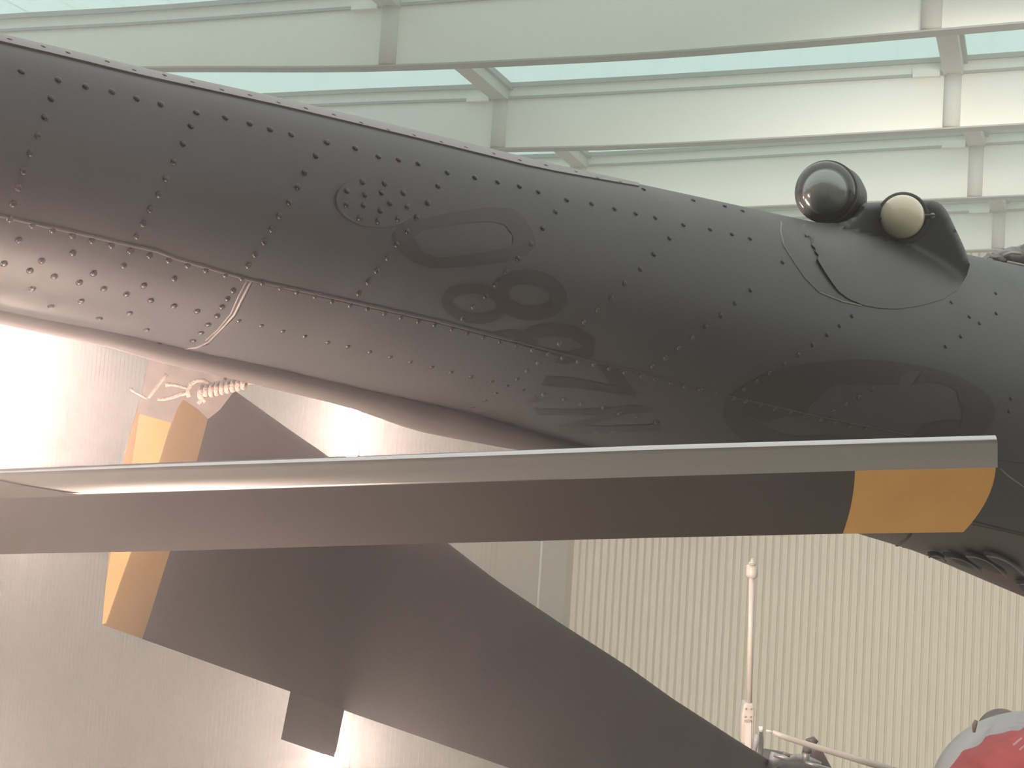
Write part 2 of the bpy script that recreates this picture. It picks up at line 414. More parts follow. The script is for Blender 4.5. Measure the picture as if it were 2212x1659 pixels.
# poly patch on the boom from an outline in the photograph
def dens(poly, step=14):
    out = []
    for a, b in zip(poly, poly[1:]+poly[:1]):
        L = math.hypot(b[0]-a[0], b[1]-a[1]); n = max(1, int(L/step))
        for i in range(n): out.append((a[0]+(b[0]-a[0])*i/n, a[1]+(b[1]-a[1])*i/n))
    return out
def inside(p, poly):
    c = False; x, y = p; j = len(poly)-1
    for i in range(len(poly)):
        xi, yi = poly[i]; xj, yj = poly[j]
        if (yi > y) != (yj > y) and x < (xj-xi)*(y-yi)/(yj-yi)+xi: c = not c
        j = i
    return c
def patch(name, poly, mt, parent, off=.0009, hole=None, step=14, thick=0, **props):
    P = dens(poly, step); Hh = dens(hole, step) if hole else []
    pts = [Vector(p) for p in P+Hh]
    edg = [(i, (i+1) % len(P)) for i in range(len(P))] + [(len(P)+i, len(P)+(i+1) % len(Hh)) for i in range(len(Hh))]
    x0, x1 = min(p[0] for p in P), max(p[0] for p in P); y0, y1 = min(p[1] for p in P), max(p[1] for p in P)
    y = y0
    while y < y1:
        x = x0
        while x < x1:
            if inside((x, y), P) and not (Hh and inside((x, y), Hh)): pts.append(Vector((x+.1, y+.13)))
            x += step
        y += step
    vo, eo, fo, *_ = delaunay_2d_cdt(pts, edg, [], 0, 1e-4)
    keep = []
    for t in fo:
        cx = sum(vo[i].x for i in t)/len(t); cy = sum(vo[i].y for i in t)/len(t)
        if inside((cx, cy), P) and not (Hh and inside((cx, cy), Hh)): keep.append(tuple(t))
    verts = []; 
    hs = [hit(q.x, q.y) for q in vo]
    verts = [h[0]+h[1]*(off+thick) for h in hs]
    faces = list(keep)
    if thick:
        cnt = {}
        for t in keep:
            for a, b in zip(t, t[1:]+t[:1]): cnt[(min(a, b), max(a, b))] = cnt.get((min(a, b), max(a, b)), 0)+1
        n = len(verts); verts += [h[0]-h[1]*.002 for h in hs]
        for (a, b), c in cnt.items():
            if c == 1: faces.append((a, b, b+n, a+n))
    me = mesh(verts, faces)
    bm = bmesh.new(); bm.from_mesh(me); loose = [q for q in bm.verts if not q.link_faces]; bmesh.ops.delete(bm, geom=loose, context='VERTS')
    bmesh.ops.recalc_face_normals(bm, faces=bm.faces); bm.to_mesh(me); bm.free()
    me.polygons.foreach_set('use_smooth', [True]*len(me.polygons)); me.set_sharp_from_angle(angle=math.radians(40))
    return link(name, me, mt, parent, smooth=False, **props)
def stroke_poly(line, w):
    L, Rr = [], []
    for i, p in enumerate(line):
        a = line[max(i-1, 0)]; b = line[min(i+1, len(line)-1)]
        dx, dy = b[0]-a[0], b[1]-a[1]; l = math.hypot(dx, dy) or 1; ww = (w[i] if isinstance(w, (list, tuple)) else w)/2
        L.append((p[0]-dy/l*ww, p[1]+dx/l*ww)); Rr.append((p[0]+dy/l*ww, p[1]-dx/l*ww))
    return L+Rr[::-1]
def resample(line, step=16):
    out = []
    for a, b in zip(line, line[1:]):
        L = math.hypot(b[0]-a[0], b[1]-a[1]); n = max(1, int(L/step))
        for i in range(n): out.append((a[0]+(b[0]-a[0])*i/n, a[1]+(b[1]-a[1])*i/n))
    return out+[line[-1]]
def ell(cx, cy, a, b, n=40, rot=0):
    r = math.radians(rot)
    return [(cx+a*math.cos(t)*math.cos(r)-b*math.sin(t)*math.sin(r), cy+a*math.cos(t)*math.sin(r)+b*math.sin(t)*math.cos(r)) for t in [2*math.pi*i/n for i in range(n)]]
def surf_tube(name, line, rpx, mt, parent, step=10, flat=1, **props):
    pts = [hit(x, y, 0) for x, y in resample(line, step)]
    P = [p[0] for p in pts]; rr = [rpx*(q-EYE).length/FPX for q in P]
    return obj(name, *tube_vf(P, rr, 8), mt, parent, **props)

# lap joints, seams, beads
seam = [(-60,452),(0,466),(339,542),(373,556),(542,605),(700,638),(937,691),(1107,735),(1208,762),(1400,809),(1547,850),(1745,895),(1950,938),(2150,990),(2230,1003)]
surf_tube('lap_joint', seam[:8], 4.0, 'lap', boom)
surf_tube('lap_joint', seam[7:], 2.2, 'lap', boom)
surf_tube('sealant_bead', [(543,605),(520,650),(505,680),(480,708),(450,738),(425,750),(385,755)], 2.8, 'bead', boom)
surf_tube('sealant_bead', [(534,604),(515,640),(498,678),(470,712),(444,735)], 1.6, 'bead', boom)
patch('lower_skin_panel', [(545,609),(700,643),(937,696),(1107,740),(1206,768),(1150,860),(1100,885),(1000,890),(900,865),(750,834),(560,788),(400,757),(450,742),(510,680)], 'paint', boom, off=.0, thick=.002)
# access cover, oval
cov = patch('access_cover', ell(811, 437, 88, 53, 48, 7), 'paint', boom, off=0, thick=.004)
rim = [p for p in ell(811, 437, 88, 53, 48, 7)]
surf_tube('cover_rim', rim+[rim[0]], 1.3, 'lap', cov, step=8)
# spine strip along the top edge
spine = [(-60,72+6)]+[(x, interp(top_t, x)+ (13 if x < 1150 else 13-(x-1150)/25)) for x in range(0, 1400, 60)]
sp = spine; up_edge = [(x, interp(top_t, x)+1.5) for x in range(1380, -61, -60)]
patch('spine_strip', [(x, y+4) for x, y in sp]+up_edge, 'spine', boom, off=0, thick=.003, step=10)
# ventral rail: rounded rail under the boom
rail_t = smooth_tab([(-400,608),(0,701),(237,750),(339,781),(542,828),(750,878),(903,932),(1107,971),(1230,985),(1700,1108)], 30)
P, rr = [], []
for x in range(-360, 1641, 40):
    yb = interp(rail_t, x); yt = interp(bot_t, x)-6; w = max(6, (yb-yt)/2)
    xm = x; ym = (yb+yt)/2
    z = zb(x)*1.0; c = at(xm, ym, z); P.append(c); rr.append(w*z/FPX)
obj('ventral_rail', *tube_vf(P, rr, 20), 'lowpaint', heli)  # paler than the boom, underside's reflected light put into its colour

# stencilled serial and roundel
def ring(name, cx, cy, a, b, w, par, rot=0): return patch(name, ell(cx, cy, a+w/2, b+w/2*.9, 44, rot), 'mark', par, hole=ell(cx, cy, a-w/2, b-w/2*.9, 36, rot), step=11)
ser = patch('serial_digit', [(845,508),(862,488),(905,474),(980,458),(1050,448),(1105,450),(1132,470),(1150,500),(1158,525),(1140,550),(1095,566),(1010,576),(930,580),(890,565),(858,540)], 'mark', boom,
            hole=[(893,512),(915,498),(1000,482),(1060,478),(1090,486),(1108,510),(1106,530),(1070,540),(1000,551),(945,556),(915,545)], step=12)
ring('serial_digit', 1143, 637, 63, 39, 36, boom, 6)
ring('serial_digit', 1025, 655, 60, 32, 26, boom, 6)
patch('serial_digit', stroke_poly(resample([(1150,748),(1138,722),(1180,712),(1235,716),(1272,738),(1270,762),(1225,772),(1185,768)], 10), 28), 'mark', boom, step=12)
patch('serial_digit', stroke_poly(resample([(1140,728),(1100,722),(1052,730),(1036,752),(1062,774),(1110,782),(1150,780)], 10), 22), 'mark', boom, step=12)
patch('serial_letter', [(1085,814),(1118,806),(1170,866),(1135,870)], 'mark', boom, step=12)
patch('serial_letter', [(1110,808),(1230,815),(1360,838),(1375,856),(1260,840),(1125,828)], 'mark', boom, step=12)
patch('serial_letter', [(1289,787),(1330,790),(1376,850),(1325,840)], 'mark', boom, step=12)
patch('serial_letter', [(1152,882),(1250,884),(1385,874),(1403,890),(1300,897),(1165,896)], 'mark', boom, step=12)
patch('serial_letter', [(1335,886),(1365,890),(1250,925),(1205,924)], 'mark', boom, step=12)
patch('serial_letter', [(1208,918),(1300,920),(1425,916),(1432,930),(1300,935),(1215,934)], 'mark', boom, step=12)
kx = lambda p: (1500+p[0]/3.107, 720+p[1]/3.107)
kiwi = [kx(p) for p in [(320,535),(400,570),(500,605),(520,580),(600,558),(760,552),(762,495),(830,440),(880,385),(950,345),(1370,345),(1385,290),(1440,250),(1525,255),(1500,300),(1450,350),(1560,330),(1660,335),(1760,385),(1770,440),(1800,520),(1790,590),(1700,580),(1620,590),(1520,620),(1450,700),(1180,715),(1040,700),(900,680),(760,690),(640,690),(560,660),(450,610)]]
patch('roundel', ell(1855, 890, 294, 113, 80, 0), 'mark', boom, hole=kiwi, step=14)

# rivets
def cr(ox, oy, s, L): return [(ox+a/s, oy+b/s) for a, b in L]
RV = []
RV += cr(0, 0, 2.949, [(60,260),(270,305),(430,345),(680,400),(850,455),(1045,487),(1225,532),(1410,580),(1590,615),(1770,662),(1945,697),(2125,740),
 (135,455),(370,510),(545,552),(712,585),(870,628),(1022,665),(1250,718),(1435,750),(1590,788),(1720,825),(1855,858),(2080,908),
 (325,628),(285,748),(240,860),(192,975),(150,1090),(117,1195),(82,1298),(1215,803),(1165,915),(1107,1030),(1057,1137),(1010,1240),(958,1335),(912,1425),(872,1505),
 (2010,992),(1940,1100),(1895,1190),(1840,1287),(1780,1375),(1730,1462),(1682,1543),(1625,1622),(62,1395),(205,1435),(333,1465)])
RV += cr(0, 420, 2.949, [(460,262),(585,295),(710,325),(830,360),(952,390),(1075,420),(1195,452),(1310,482),(1435,512),(1540,533),(1670,562),(1785,595),(1890,620),(2005,648),(2115,678),
 (1580,455),(120,292),(463,373),(265,422),(190,485),(345,522),(787,455),(595,503),(505,560),(660,600),(1110,537),(915,580),(805,635),(960,673),(1108,710),(1255,743),(205,598),(518,677),
 (325,712),(825,755),(632,788),(935,860),(1015,948),(1485,613),(1448,665),(1412,718),(1383,773),(1325,828),(1280,880),(1230,930),(1520,802),(1662,833),(1800,868),(1940,900),(2085,938),(25,440)])
RV += cr(700, 420, 2.949, [(50,680),(165,705),(275,727),(385,757),(490,782),(600,807),(703,830),(815,858),(913,883),(1015,910),(1120,937),(1225,962),(1325,987),(1425,1012),(1518,1038),(1618,1060),(1718,1083),(1815,1108),(1915,1133),(2022,1157),
 (20,940),(150,965),(290,1000),(420,1033),(550,1063),(685,1096),(808,1129),(935,1158),(1068,1190),(1165,1218),(1268,1242),(1397,1273),(1530,1305),(1640,1332),(1778,1358),(1880,1392),(1995,1420),(2115,1448),
 (1095,1263),(1025,1308),(945,1352),(1360,1070),(1290,1120),(1230,1172),(527,235),(460,320),(403,405),(333,488),(280,560),(220,632),
 (1475,110),(1393,215),(1317,313),(1235,408),(1158,492),(1090,575),(1027,650),(950,718),(882,790),(2015,475),(1915,568),(1830,660),(1742,738),(1655,812),(1497,948),
 (1545,35),(1705,60),(1850,92),(1985,122),(2110,148),(2100,380),(2175,1043),(2092,1098)])
RV += cr(700, 0, 2.949, [(60,740),(235,790),(405,835),(570,868),(745,912),(903,947),(1078,985),(1245,1027),(1413,1060),(1600,1100),(1740,1140),(1885,1165),(2035,1208),
 (20,905),(198,945),(345,998),(475,1018),(600,1043),(785,1100),(960,1132),(1105,1160),(1245,1188),(1365,1222),(725,1185),(660,1293),(590,1385)])
RV += cr(1400, 0, 2.724, [(265,1180),(450,1215),(555,1243),(125,1402),(208,1323),(365,1350),(493,1378),(600,1405),(790,1543),(35,1497)])
RV += cr(1400, 600, 2.724, [(602,72),(512,150),(428,222),(340,290),(260,352),(180,415),(100,470),(25,523),(1200,225),(1128,283),(1053,335),(967,395),(883,453),(800,508),(713,560),(638,608),(563,655),
 (42,597),(130,620),(215,640),(305,660),(390,682),(500,708),(572,727),(658,748),(745,770),(835,790),(922,812),(1018,832),(1100,853),(1185,875),(1275,893),(1320,658),(1242,702),(1162,745),(1087,787),
 (1803,42),(1785,145),(1890,230),(1950,268),(2045,92),(2048,210),(1840,345),(1750,405),(2135,710),(2125,785)])
CRV = cr(700, 0, 2.949, [(235,1165),(375,1175),(495,1235),(520,1320),(460,1395),(335,1410),(215,1388),(130,1305),(135,1220),(250,1245),(240,1310),(410,1298),(348,1345),(355,1232)])
print('rivets', len(RV))
rv, rf = [], []
for j, (h, r) in enumerate(((-.0010, 1.0), (.0012, .98), (.0026, .72), (.0032, .35))):
    for k in range(10): a = 2*math.pi*k/10; rv.append(Vector((math.cos(a)*r*.0056, math.sin(a)*r*.0056, h)))
for j in range(3):
    for k in range(10): rf.append((j*10+k, j*10+(k+1) % 10, (j+1)*10+(k+1) % 10, (j+1)*10+k))
rf.append(tuple(30+k for k in range(10)))
rme = mesh(rv, rf); rme.materials.append(M['rivet']); rme.polygons.foreach_set('use_smooth', [True]*len(rme.polygons))
rme2 = rme.copy(); rme2.materials[0] = M['paint']
pinv = parent_inv(boom); cinv = parent_inv(cov)
for L, par, inv, off in ((RV, boom, pinv, .0005), (CRV, cov, cinv, .004)):
    for x, y in L:
        p, nrm = hit(x, y, off)
        o = bpy.data.objects.new('rivet', rme if x < 1130 else rme2); COL.objects.link(o); o.parent = par; o.matrix_parent_inverse = inv
        q = nrm.to_track_quat('Z', 'Y').to_matrix().to_4x4(); q.translation = p; o.matrix_basis = q

# light fairing on the back of the fuselage
def solid_from_outline(name, poly, z0, thick, mt, parent, bev=.02, seg=3, zf=None):
    n = len(poly); fv = [at(x, y, zf(x, y) if zf else z0) for x, y in poly]
    bk = [p + (p-EYE).normalized()*0 + F*thick for p in fv]
    f = [tuple(range(n))[::-1], tuple(n+i for i in range(n))] + [(i, (i+1) % n, n+(i+1) % n, n+i) for i in range(n)]
    me = mesh(fv+bk, f); bm = bmesh.new(); bm.from_mesh(me); bmesh.ops.recalc_face_normals(bm, faces=bm.faces)
    if bev:
        bmesh.ops.bevel(bm, geom=list(bm.edges), offset=bev, segments=seg, profile=.5, affect='EDGES', clamp_overlap=True)
    bm.to_mesh(me); bm.free()
    me.polygons.foreach_set('use_smooth', [True]*len(me.polygons)); me.set_sharp_from_angle(angle=math.radians(45))
    return link(name, me, mt, parent, smooth=False)
def sm_poly(poly, it=2):
    for _ in range(it):
        q = []
        for a, b in zip(poly, poly[1:]+poly[:1]):
            q += [(a[0]*.75+b[0]*.25, a[1]*.75+b[1]*.25), (a[0]*.25+b[0]*.75, a[1]*.25+b[1]*.75)]
        poly = q
    return poly
zf = zb(1850)*.955
def hitz(x, y): return (hit(x, y)[0]-EYE).dot(F)
def fairing():
    P = dens(sm_poly([(1718,474),(1740,476),(1775,482),(1820,482),(1852,462),(1862,438),(1885,439),(1960,436),(2010,432),(2030,438),(2043,452),(2053,470),(2088,545),(2098,580),(2060,640),(1960,668),(1880,665),(1820,640),(1790,600),(1760,550),(1738,505)], 1), 12)
    pts = [Vector(p) for p in P]; y = 425
    while y < 670:
        x = 1720
        while x < 2100:
            if inside((x, y), P) and min((x-p[0])**2+(y-p[1])**2 for p in P) > 40: pts.append(Vector((x+.1, y+.1)))
            x += 7
        y += 7
    n0 = len(P); vo, eo, fo, *_ = delaunay_2d_cdt(pts, [(i, (i+1) % n0) for i in range(n0)], [], 0, 1e-4)
    keep = [tuple(t) for t in fo if inside((sum(vo[i].x for i in t)/3, sum(vo[i].y for i in t)/3), P)]
    def edge(x, y): return math.sqrt(min((x-p[0])**2+(y-p[1])**2 for p in P))
    V, Bk = [], []
    for q in vo:
        x, y = q.x, q.y; e = min(1, edge(x, y)/16); rd_ = .03*(1-math.sqrt(max(0, 1-(1-e)**2)))
        yt = max(interp(top_t, x)+3, y)
        hz_ = hitz(x, yt); lo = max(0, min(1, (668-y)/130))
        z = -math.log(math.exp(-45*(zf-3))+math.exp(-45*(hz_-.004-.012*lo-3)))/45+3
        V.append(at(x, y, z+rd_*(1 if y < 560 else .0))); Bk.append(at(x, y, zf+.32))
    n = len(V); faces = list(keep); cnt = {}
    for t in keep:
        for p, q in zip(t, t[1:]+t[:1]): cnt.setdefault((min(p, q), max(p, q)), []).append((p, q))
    for k, l in cnt.items():
        if len(l) == 1: p, q = l[0]; faces.append((q, p, p+n, q+n))
    o = obj('lamp_fairing', V+Bk, faces, 'paint', heli, autos=50)
    bm = bmesh.new(); bm.from_mesh(o.data); bmesh.ops.delete(bm, geom=[q for q in bm.verts if not q.link_faces], context='VERTS'); bm.to_mesh(o.data); bm.free()
    return o
fair = fairing()
# dome lamp housing: a stub tube whose open end looks to the tail
dc = at(1783, 414, zf-.02)
axd = (at(1835, 432, zf+.30)-dc).normalized()
rd = 66*zf/FPX
obj('lamp_housing', *tube_vf([dc+axd*(.004), dc+axd*.05, dc+axd*.14, dc+axd*.26], [rd*.985, rd*1.01, rd*.98, rd*.80], 40), 'paint', fair)
obj('dome_lens', *sphere_vf(dc, rd*.985, 40, 24), 'dome', fair)
obj('dome_base', *tube_vf([dc+axd*.0, dc+axd*.02], [rd*.93, rd*.95], 40), 'darkmetal', fair)
obj('dome_reflector', *sphere_vf(dc+axd*.01, (rd*.78, rd*.78, rd*.78), 32, 18), 'domein', fair)
obj('dome_ring', *tube_vf([dc+axd*.006+Vector((0,0,0))]+[dc+axd*.016], [rd*1.03, rd*1.03], 40), 'darkmetal', fair)
# cream lens
lc = at(1949, 468, zf-.012); rl = 47*zf/FPX
obj('cream_lens', *sphere_vf(lc, rl, 36, 22), 'lens', fair)
tor = []
def torus_vf(c, n, Rr, r, N=40, K=10):
    x, y = frame(n); v, f = [], []
    for i in range(N):
        a = 2*math.pi*i/N; e = x*math.cos(a)+y*math.sin(a)
        for k in range(K): b = 2*math.pi*k/K; v.append(c+e*(Rr+r*math.cos(b))+n.normalized()*(r*math.sin(b)))
    for i in range(N):
        for k in range(K): f.append((i*K+k, i*K+(k+1) % K, ((i+1) % N)*K+(k+1) % K, ((i+1) % N)*K+k))
    return v, f
obj('lens_seat', *torus_vf(at(1951, 472, zf+.005), F, rl*1.06, rl*.17), 'paint', fair)
for sx in (1893, 2014):
    obj('screw', *sphere_vf(at(sx, 466 if sx > 1950 else 470, zf-.004), .008, 12, 8), 'metal', fair)
obj('lens_flange', *tube_vf([at(1888, 474, zf+.002), at(1951, 476, zf+.002), at(2020, 466, zf+.002)], [.012, .07, .012], 20, flat=.2), 'paint', fair)
# pale streaks where the fairing meets the skin
surf_tube('fairing_edge', [(1688,480),(1686,500),(1692,530),(1712,562),(1738,600),(1770,632),(1820,652),(1860,660)], 2.0, 'bead', boom)
obj('fairing_edge', *tube_vf([at(x, y, zf-.004) for x, y in [(1732,478),(1742,510),(1756,545),(1775,580),(1797,612)]], [.003, .006, .006, .005, .003], 8), 'bead', fair)
obj('fairing_step', *tube_vf([at(x, y, zf-.001) for x, y in [(1790,552),(1820,543),(1900,541),(1975,541)]], .003, 8), 'lap', fair)

# belly of the fuselage at lower right: seams, step and louvres
patch('belly_panel', [(1830,1100),(1960,1095),(2108,1128),(2225,1158),(2225,1284),(2150,1252),(2100,1230),(2000,1192),(1935,1174),(1860,1150)], 'lowpaint', boom, off=0, thick=.004, step=16)
surf_tube('belly_seam', [(2100,1130),(2150,1141),(2225,1158)], 4, 'lap', boom)
surf_tube('belly_seam', [(2160,1012),(2180,1030),(2225,1062)], 1.6, 'bead', boom)
surf_tube('belly_seam', [(1967,1150),(1960,1160),(1950,1168),(1938,1176)], 5, 'lap', boom)
surf_tube('belly_seam', [(1950,1180),(1972,1183)], 3, 'lap', boom)
for (x0, y0, x1, y1, w) in ((2004,1205,2040,1214,8), (2040,1205,2118,1238,10), (2085,1203,2172,1248,13), (2128,1202,2212,1246,11), (2196,1264,2235,1292,12)):
    a, b = (x0, y0), (x1, y1)
    P = []
    for i in range(9):
        u = i/8; x = x0+(x1-x0)*u; y = y0+(y1-y0)*u
        q = at(x, y, hitz(x, y-22)-.012); q = q.lerp(BV.find_nearest(q)[0], .45); P.append(q)
    rr = [max(.002, w*math.sin(math.pi*(.06+.88*i/8))**.7*(P[i]-EYE).length/FPX) for i in range(9)]
    lv = obj('louvre', *tube_vf(P, rr, 14), 'louver', boom)
    obj('louvre_lip', *tube_vf([at(x0+(x1-x0)*u+3, y0+(y1-y0)*u-w*.95*math.sin(math.pi*u)-1, hitz(x0+(x1-x0)*u, y0+(y1-y0)*u-24)-.05) for u in [i/8 for i in range(9)]], .0028, 8), 'bead', lv)

# grey wrapped thing behind the back of the fuselage
wr = empty('wrapped_cover', at(2200, 560, 5.6), 'crumpled grey cloth cover showing above the fuselage at the right edge', 'cover')
for i, (x, y, r) in enumerate(((2128,568,10),(2150,562,14),(2172,556,16),(2195,556,20),(2220,556,24),(2240,550,26))):
    o = obj('cloth_fold', *sphere_vf(at(x, y, 5.6), (r*2.0*5.6/FPX, .05, r*5.6/FPX), 20, 12), 'cloth', wr)
    for vv in o.data.vertices: vv.co += Vector((random.uniform(-1, 1), 0, random.uniform(-1, 1)))*.006
for a in ([(2168,552),(2185,546),(2205,548)], [(2176,566),(2196,570),(2215,574)]):
    obj('tie_cord', *tube_vf([at(x, y, 5.5) for x, y in a], .005, 8), 'white', wr)

# ------------------------------------------------------------------ rotor blade across the front
fb = empty('rotor_blade', at(1000, 1070, 2.12), 'long horizontal rotor blade with bare metal leading edge and yellow tip, crossing in front', 'rotor blade')
ftop = [(-300,1022),(0,1013),(379,998),(720,987),(1106,973),(1400,962),(2149,940),(2300,935)]
fmet = [(-300,1085),(0,1073),(185,1068),(750,1050),(1400,1030),(1846,1017),(2149,1010),(2300,1006)]
fbot = [(-300,1204),(0,1197),(379,1190),(750,1179),(1400,1162),(1822,1153),(2083,1149.5),(2300,1146)]
def zfr(x): return 2.05 + .2*(x/2200)
def fpt(x, u, back=False):      # u: 0 nose top .. 1 metal end .. 2 trailing edge
    if u <= 1: y = interp(ftop, x)+(interp(fmet, x)-interp(ftop, x))*(1-math.cos(u*math.pi/2)*1.0 if False else u)
    else: y = interp(fmet, x)+(interp(fbot, x)-interp(fmet, x))*(u-1)
    t = u/2
    dz = .012*(1-math.sqrt(max(0, 1-(1-min(1, t/.09))**2))) + .05*max(0, t-.09) + .05*max(0, t-.3)**1.6
    if back: dz = dz + .055*math.sin(math.pi*min(1, (1-t))**.75)*1.0 + .002
    return at(x, y, zfr(x)+dz)
def shift(x, u):                # slanted, rounded tip
    y = u
    if u < .25: return x - 5*(1-u/.25)**2
    if u <= 1: return x
    q = (u-1); return x - 8*q - 62*q*q
def fsec(x, us, back=False, sh=1):
    return [fpt(x + (shift(0, u))*sh, u, back) for u in us]
def fsurf(name, x0f, x1f, u0, u1, mt, nx_=60, nu_=14, par=fb, off=0):
    v, f = [], []
    for i in range(nx_+1):
        for j in range(nu_+1):
            u = u0+(u1-u0)*j/nu_; a, b = x0f(u), x1f(u); x = a+(b-a)*i/nx_
            v.append(fpt(x, u) - F*off)
    for i in range(nx_):
        for j in range(nu_): a = i*(nu_+1)+j; f.append((a, a+1, a+nu_+2, a+nu_+1))
    # back side
    n = len(v)
    for i in range(nx_+1):
        for j in range(nu_+1):
            u = u0+(u1-u0)*j/nu_; a, b = x0f(u), x1f(u); x = a+(b-a)*i/nx_
            v.append(fpt(x, u, True))
    for i in range(nx_):
        for j in range(nu_): a = n+i*(nu_+1)+j; f.append((a, a+nu_+1, a+nu_+2, a+1))
    for j in range(nu_):
        f.append((j, j+1, n+j+1, n+j)); k = nx_*(nu_+1)+j; f.append((k+1, k, n+k, n+k+1))
    for i in range(nx_):
        a = i*(nu_+1); f.append((a, a+nu_+1, n+a+nu_+1, n+a)); a += nu_; f.append((a+nu_+1, a, n+a, n+a+nu_+1))
    return obj(name, v, f, mt, par, autos=45)
XT = 2155
fsurf('leading_edge', lambda u: -300+0*u, lambda u: XT+shift(0, u), 0, 1, 'steel')
fsurf('blade_skin', lambda u: -300, lambda u: 1847+shift(0, u)*.38, 1.0, 2, 'blade')
fsurf('yellow_tip', lambda u: 1847+shift(0, u)*.38, lambda u: XT-4+shift(0, u), 1.0, 2, 'yellow', 20)
# dark root doubler that covers the metal at the left
v = [fpt(x, u) - F*.0015 for x, u in ((-300, .30), (-300, 1.02), (185, 1.02), (60, .65), (0, .42))]
obj('root_doubler', v, [(0,1,2,3,4)], 'blade', fb, smooth=False)

# ------------------------------------------------------------------ second rotor: broad blade running away to its hub
VB = (2385.0, 2116.0); ZT = 3.35; XT2 = 225.0
def z2(x): return ZT*(VB[0]-XT2)/(VB[0]-x)
rh = empty('main_rotor', at(1700, 1640, 9.2), 'broad dark rotor blade with yellow end, running down to a hub with white rods', 'rotor')
lead = [(300,697),(385,757),(513,848),(632,933),(694,975),(970,1175),(1071,1253),(1206,1343),(1357,1440),(1450,1507),(1529,1558),(1598,1603),(1646,1632),(1740,1694)]
trail = [(222,1350),(630,1495),(1100,1659),(1500,1800),(1760,1893)]
NSP, NCH = 40, 16
def bpt(s, c, side):     # s 0 tip..1 root ; c 0 leading..1 trailing ; side 0 under(face to us) 1 over
    xl = 385+(1700-385)*s**1.0; xt = 222+(1640-222)*s**1.0
    zz = ZT*(1/(1-s*.645))
    a = at(xl, interp(lead, xl), zz*1.0); b = at(xt, interp(trail, xt), zz*1.0)
    L = (b-a).length; n = (b-a).cross(at(xl+50, interp(lead, xl+50), zz*1.03)-a).normalized()
    if n.dot(F) < 0: n = -n
    yt = 5*.125*(.2969*math.sqrt(c)-.126*c-.3516*c*c+.2843*c**3-.1015*c**4)*L
    p = a.lerp(b, c)
    return p + n*(yt*(1.6 if side else -.35) )
def bsurf(name, s0, s1, mt, ns=NSP, c0=0, c1=1, cap0=True):
    v, f = [], []; row = 2*(NCH+1)
    for i in range(ns+1):
        s = s0+(s1-s0)*i/ns
        cs = [c0+(c1-c0)*(.5-.5*math.cos(math.pi*j/NCH)) for j in range(NCH+1)]
        v += [bpt(s, c, 0) for c in cs] + [bpt(s, c, 1) for c in reversed(cs)]
    for i in range(ns):
        for k in range(row): f.append((i*row+k, i*row+(k+1) % row, (i+1)*row+(k+1) % row, (i+1)*row+k))
    f.append(tuple(range(row))); f.append(tuple(ns*row+k for k in range(row)))
    return obj(name, v, f, mt, rh, autos=40)
# tip parts
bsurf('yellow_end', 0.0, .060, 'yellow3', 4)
bsurf('blade_skin', .060, 1.0, 'blade2')
# end plate, bright yellow, airfoil shaped and facing the camera's left
ep = [(345,785),(330,830),(300,900),(285,1000),(262,1100),(240,1192),(228,1270),(221,1348),(229,1346),(250,1285),(283,1192),(312,1100),(343,1000),(370,912),(385,850),(392,800)]
v = [at(x, y, ZT-.012) for x, y in ep]; v2 = [at(x+4, y+2, ZT+.06) for x, y in ep]; n = len(ep)
f = [tuple(range(n)), tuple(n+i for i in range(n))[::-1]]+[(i, (i+1) % n, n+(i+1) % n, n+i) for i in range(n)]
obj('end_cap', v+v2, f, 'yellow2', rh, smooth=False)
tp = [(325,760),(306,850),(296,893),(340,905),(372,914),(382,885),(396,863),(425,882),(450,905),(475,885),(505,846),(470,800),(400,765)]
v = [at(x, y, ZT-.022) for x, y in tp]; v2 = [at(x, y, ZT+.10) for x, y in tp]; n = len(tp)
f = [tuple(range(n)), tuple(n+i for i in range(n))[::-1]]+[(i, (i+1) % n, n+(i+1) % n, n+i) for i in range(n)]
obj('tape_wrap', v+v2, f, 'tape', rh, smooth=False)
# trim tab
tt = [(628,1490),(607,1597),(722,1637),(744,1532)]
zt_ = lambda s: (bpt(s, 1, 0)-EYE).dot(F)
v = [at(x, y, zt_(.29 if i in (0, 1) else .38)) for i, (x, y) in enumerate(tt)]; v += [p+F*.01 for p in v]
obj('trim_tab', v, [(0,1,2,3),(7,6,5,4),(0,4,5,1),(1,5,6,2),(2,6,7,3),(3,7,4,0)], 'blade2', rh, smooth=False)
# hub end: collar, grip, bolts, rods
Z9 = 9.0
def T9(name, pts, r, mt, z=Z9, par=rh, n=16, flat=1):
    return obj(name, *tube_vf([at(x, y, z) for x, y in pts], [q*z/FPX for q in r] if isinstance(r, (list, tuple)) else r*z/FPX, n, flat=flat), mt, par)
T9('grip', [(1640,1650),(1668,1652),(1760,1668)], [34, 32, 26], 'darkmetal', 9.3)
T9('grip_collar', [(1662,1640),(1680,1645)], [17, 17], 'cowl', 8.9)
T9('grip_arm', [(1672,1632),(1700,1638),(1735,1636),(1770,1655)], [3, 7, 8, 10], 'metal', 8.8)
T9('pivot_pin', [(1742,1624),(1740,1648)], [8, 8], 'metal', 8.7)
T9('pivot_cap', [(1744,1615),(1743,1625)], [9, 10], 'darkmetal', 8.7)
T9('link_plate', [(1690,1625),(1706,1634)], [3, 3], 'bead', 8.7)
T9('yoke_arm', [(1740,1648),(1770,1655),(1800,1664)], [4, 4, 4], 'metal', 8.65)
solid_from_outline('hub_fairing', [(1745,1622),(1775,1618),(1800,1665),(1735,1670)], 9.4, .15, 'lowpaint', rh, bev=.01)
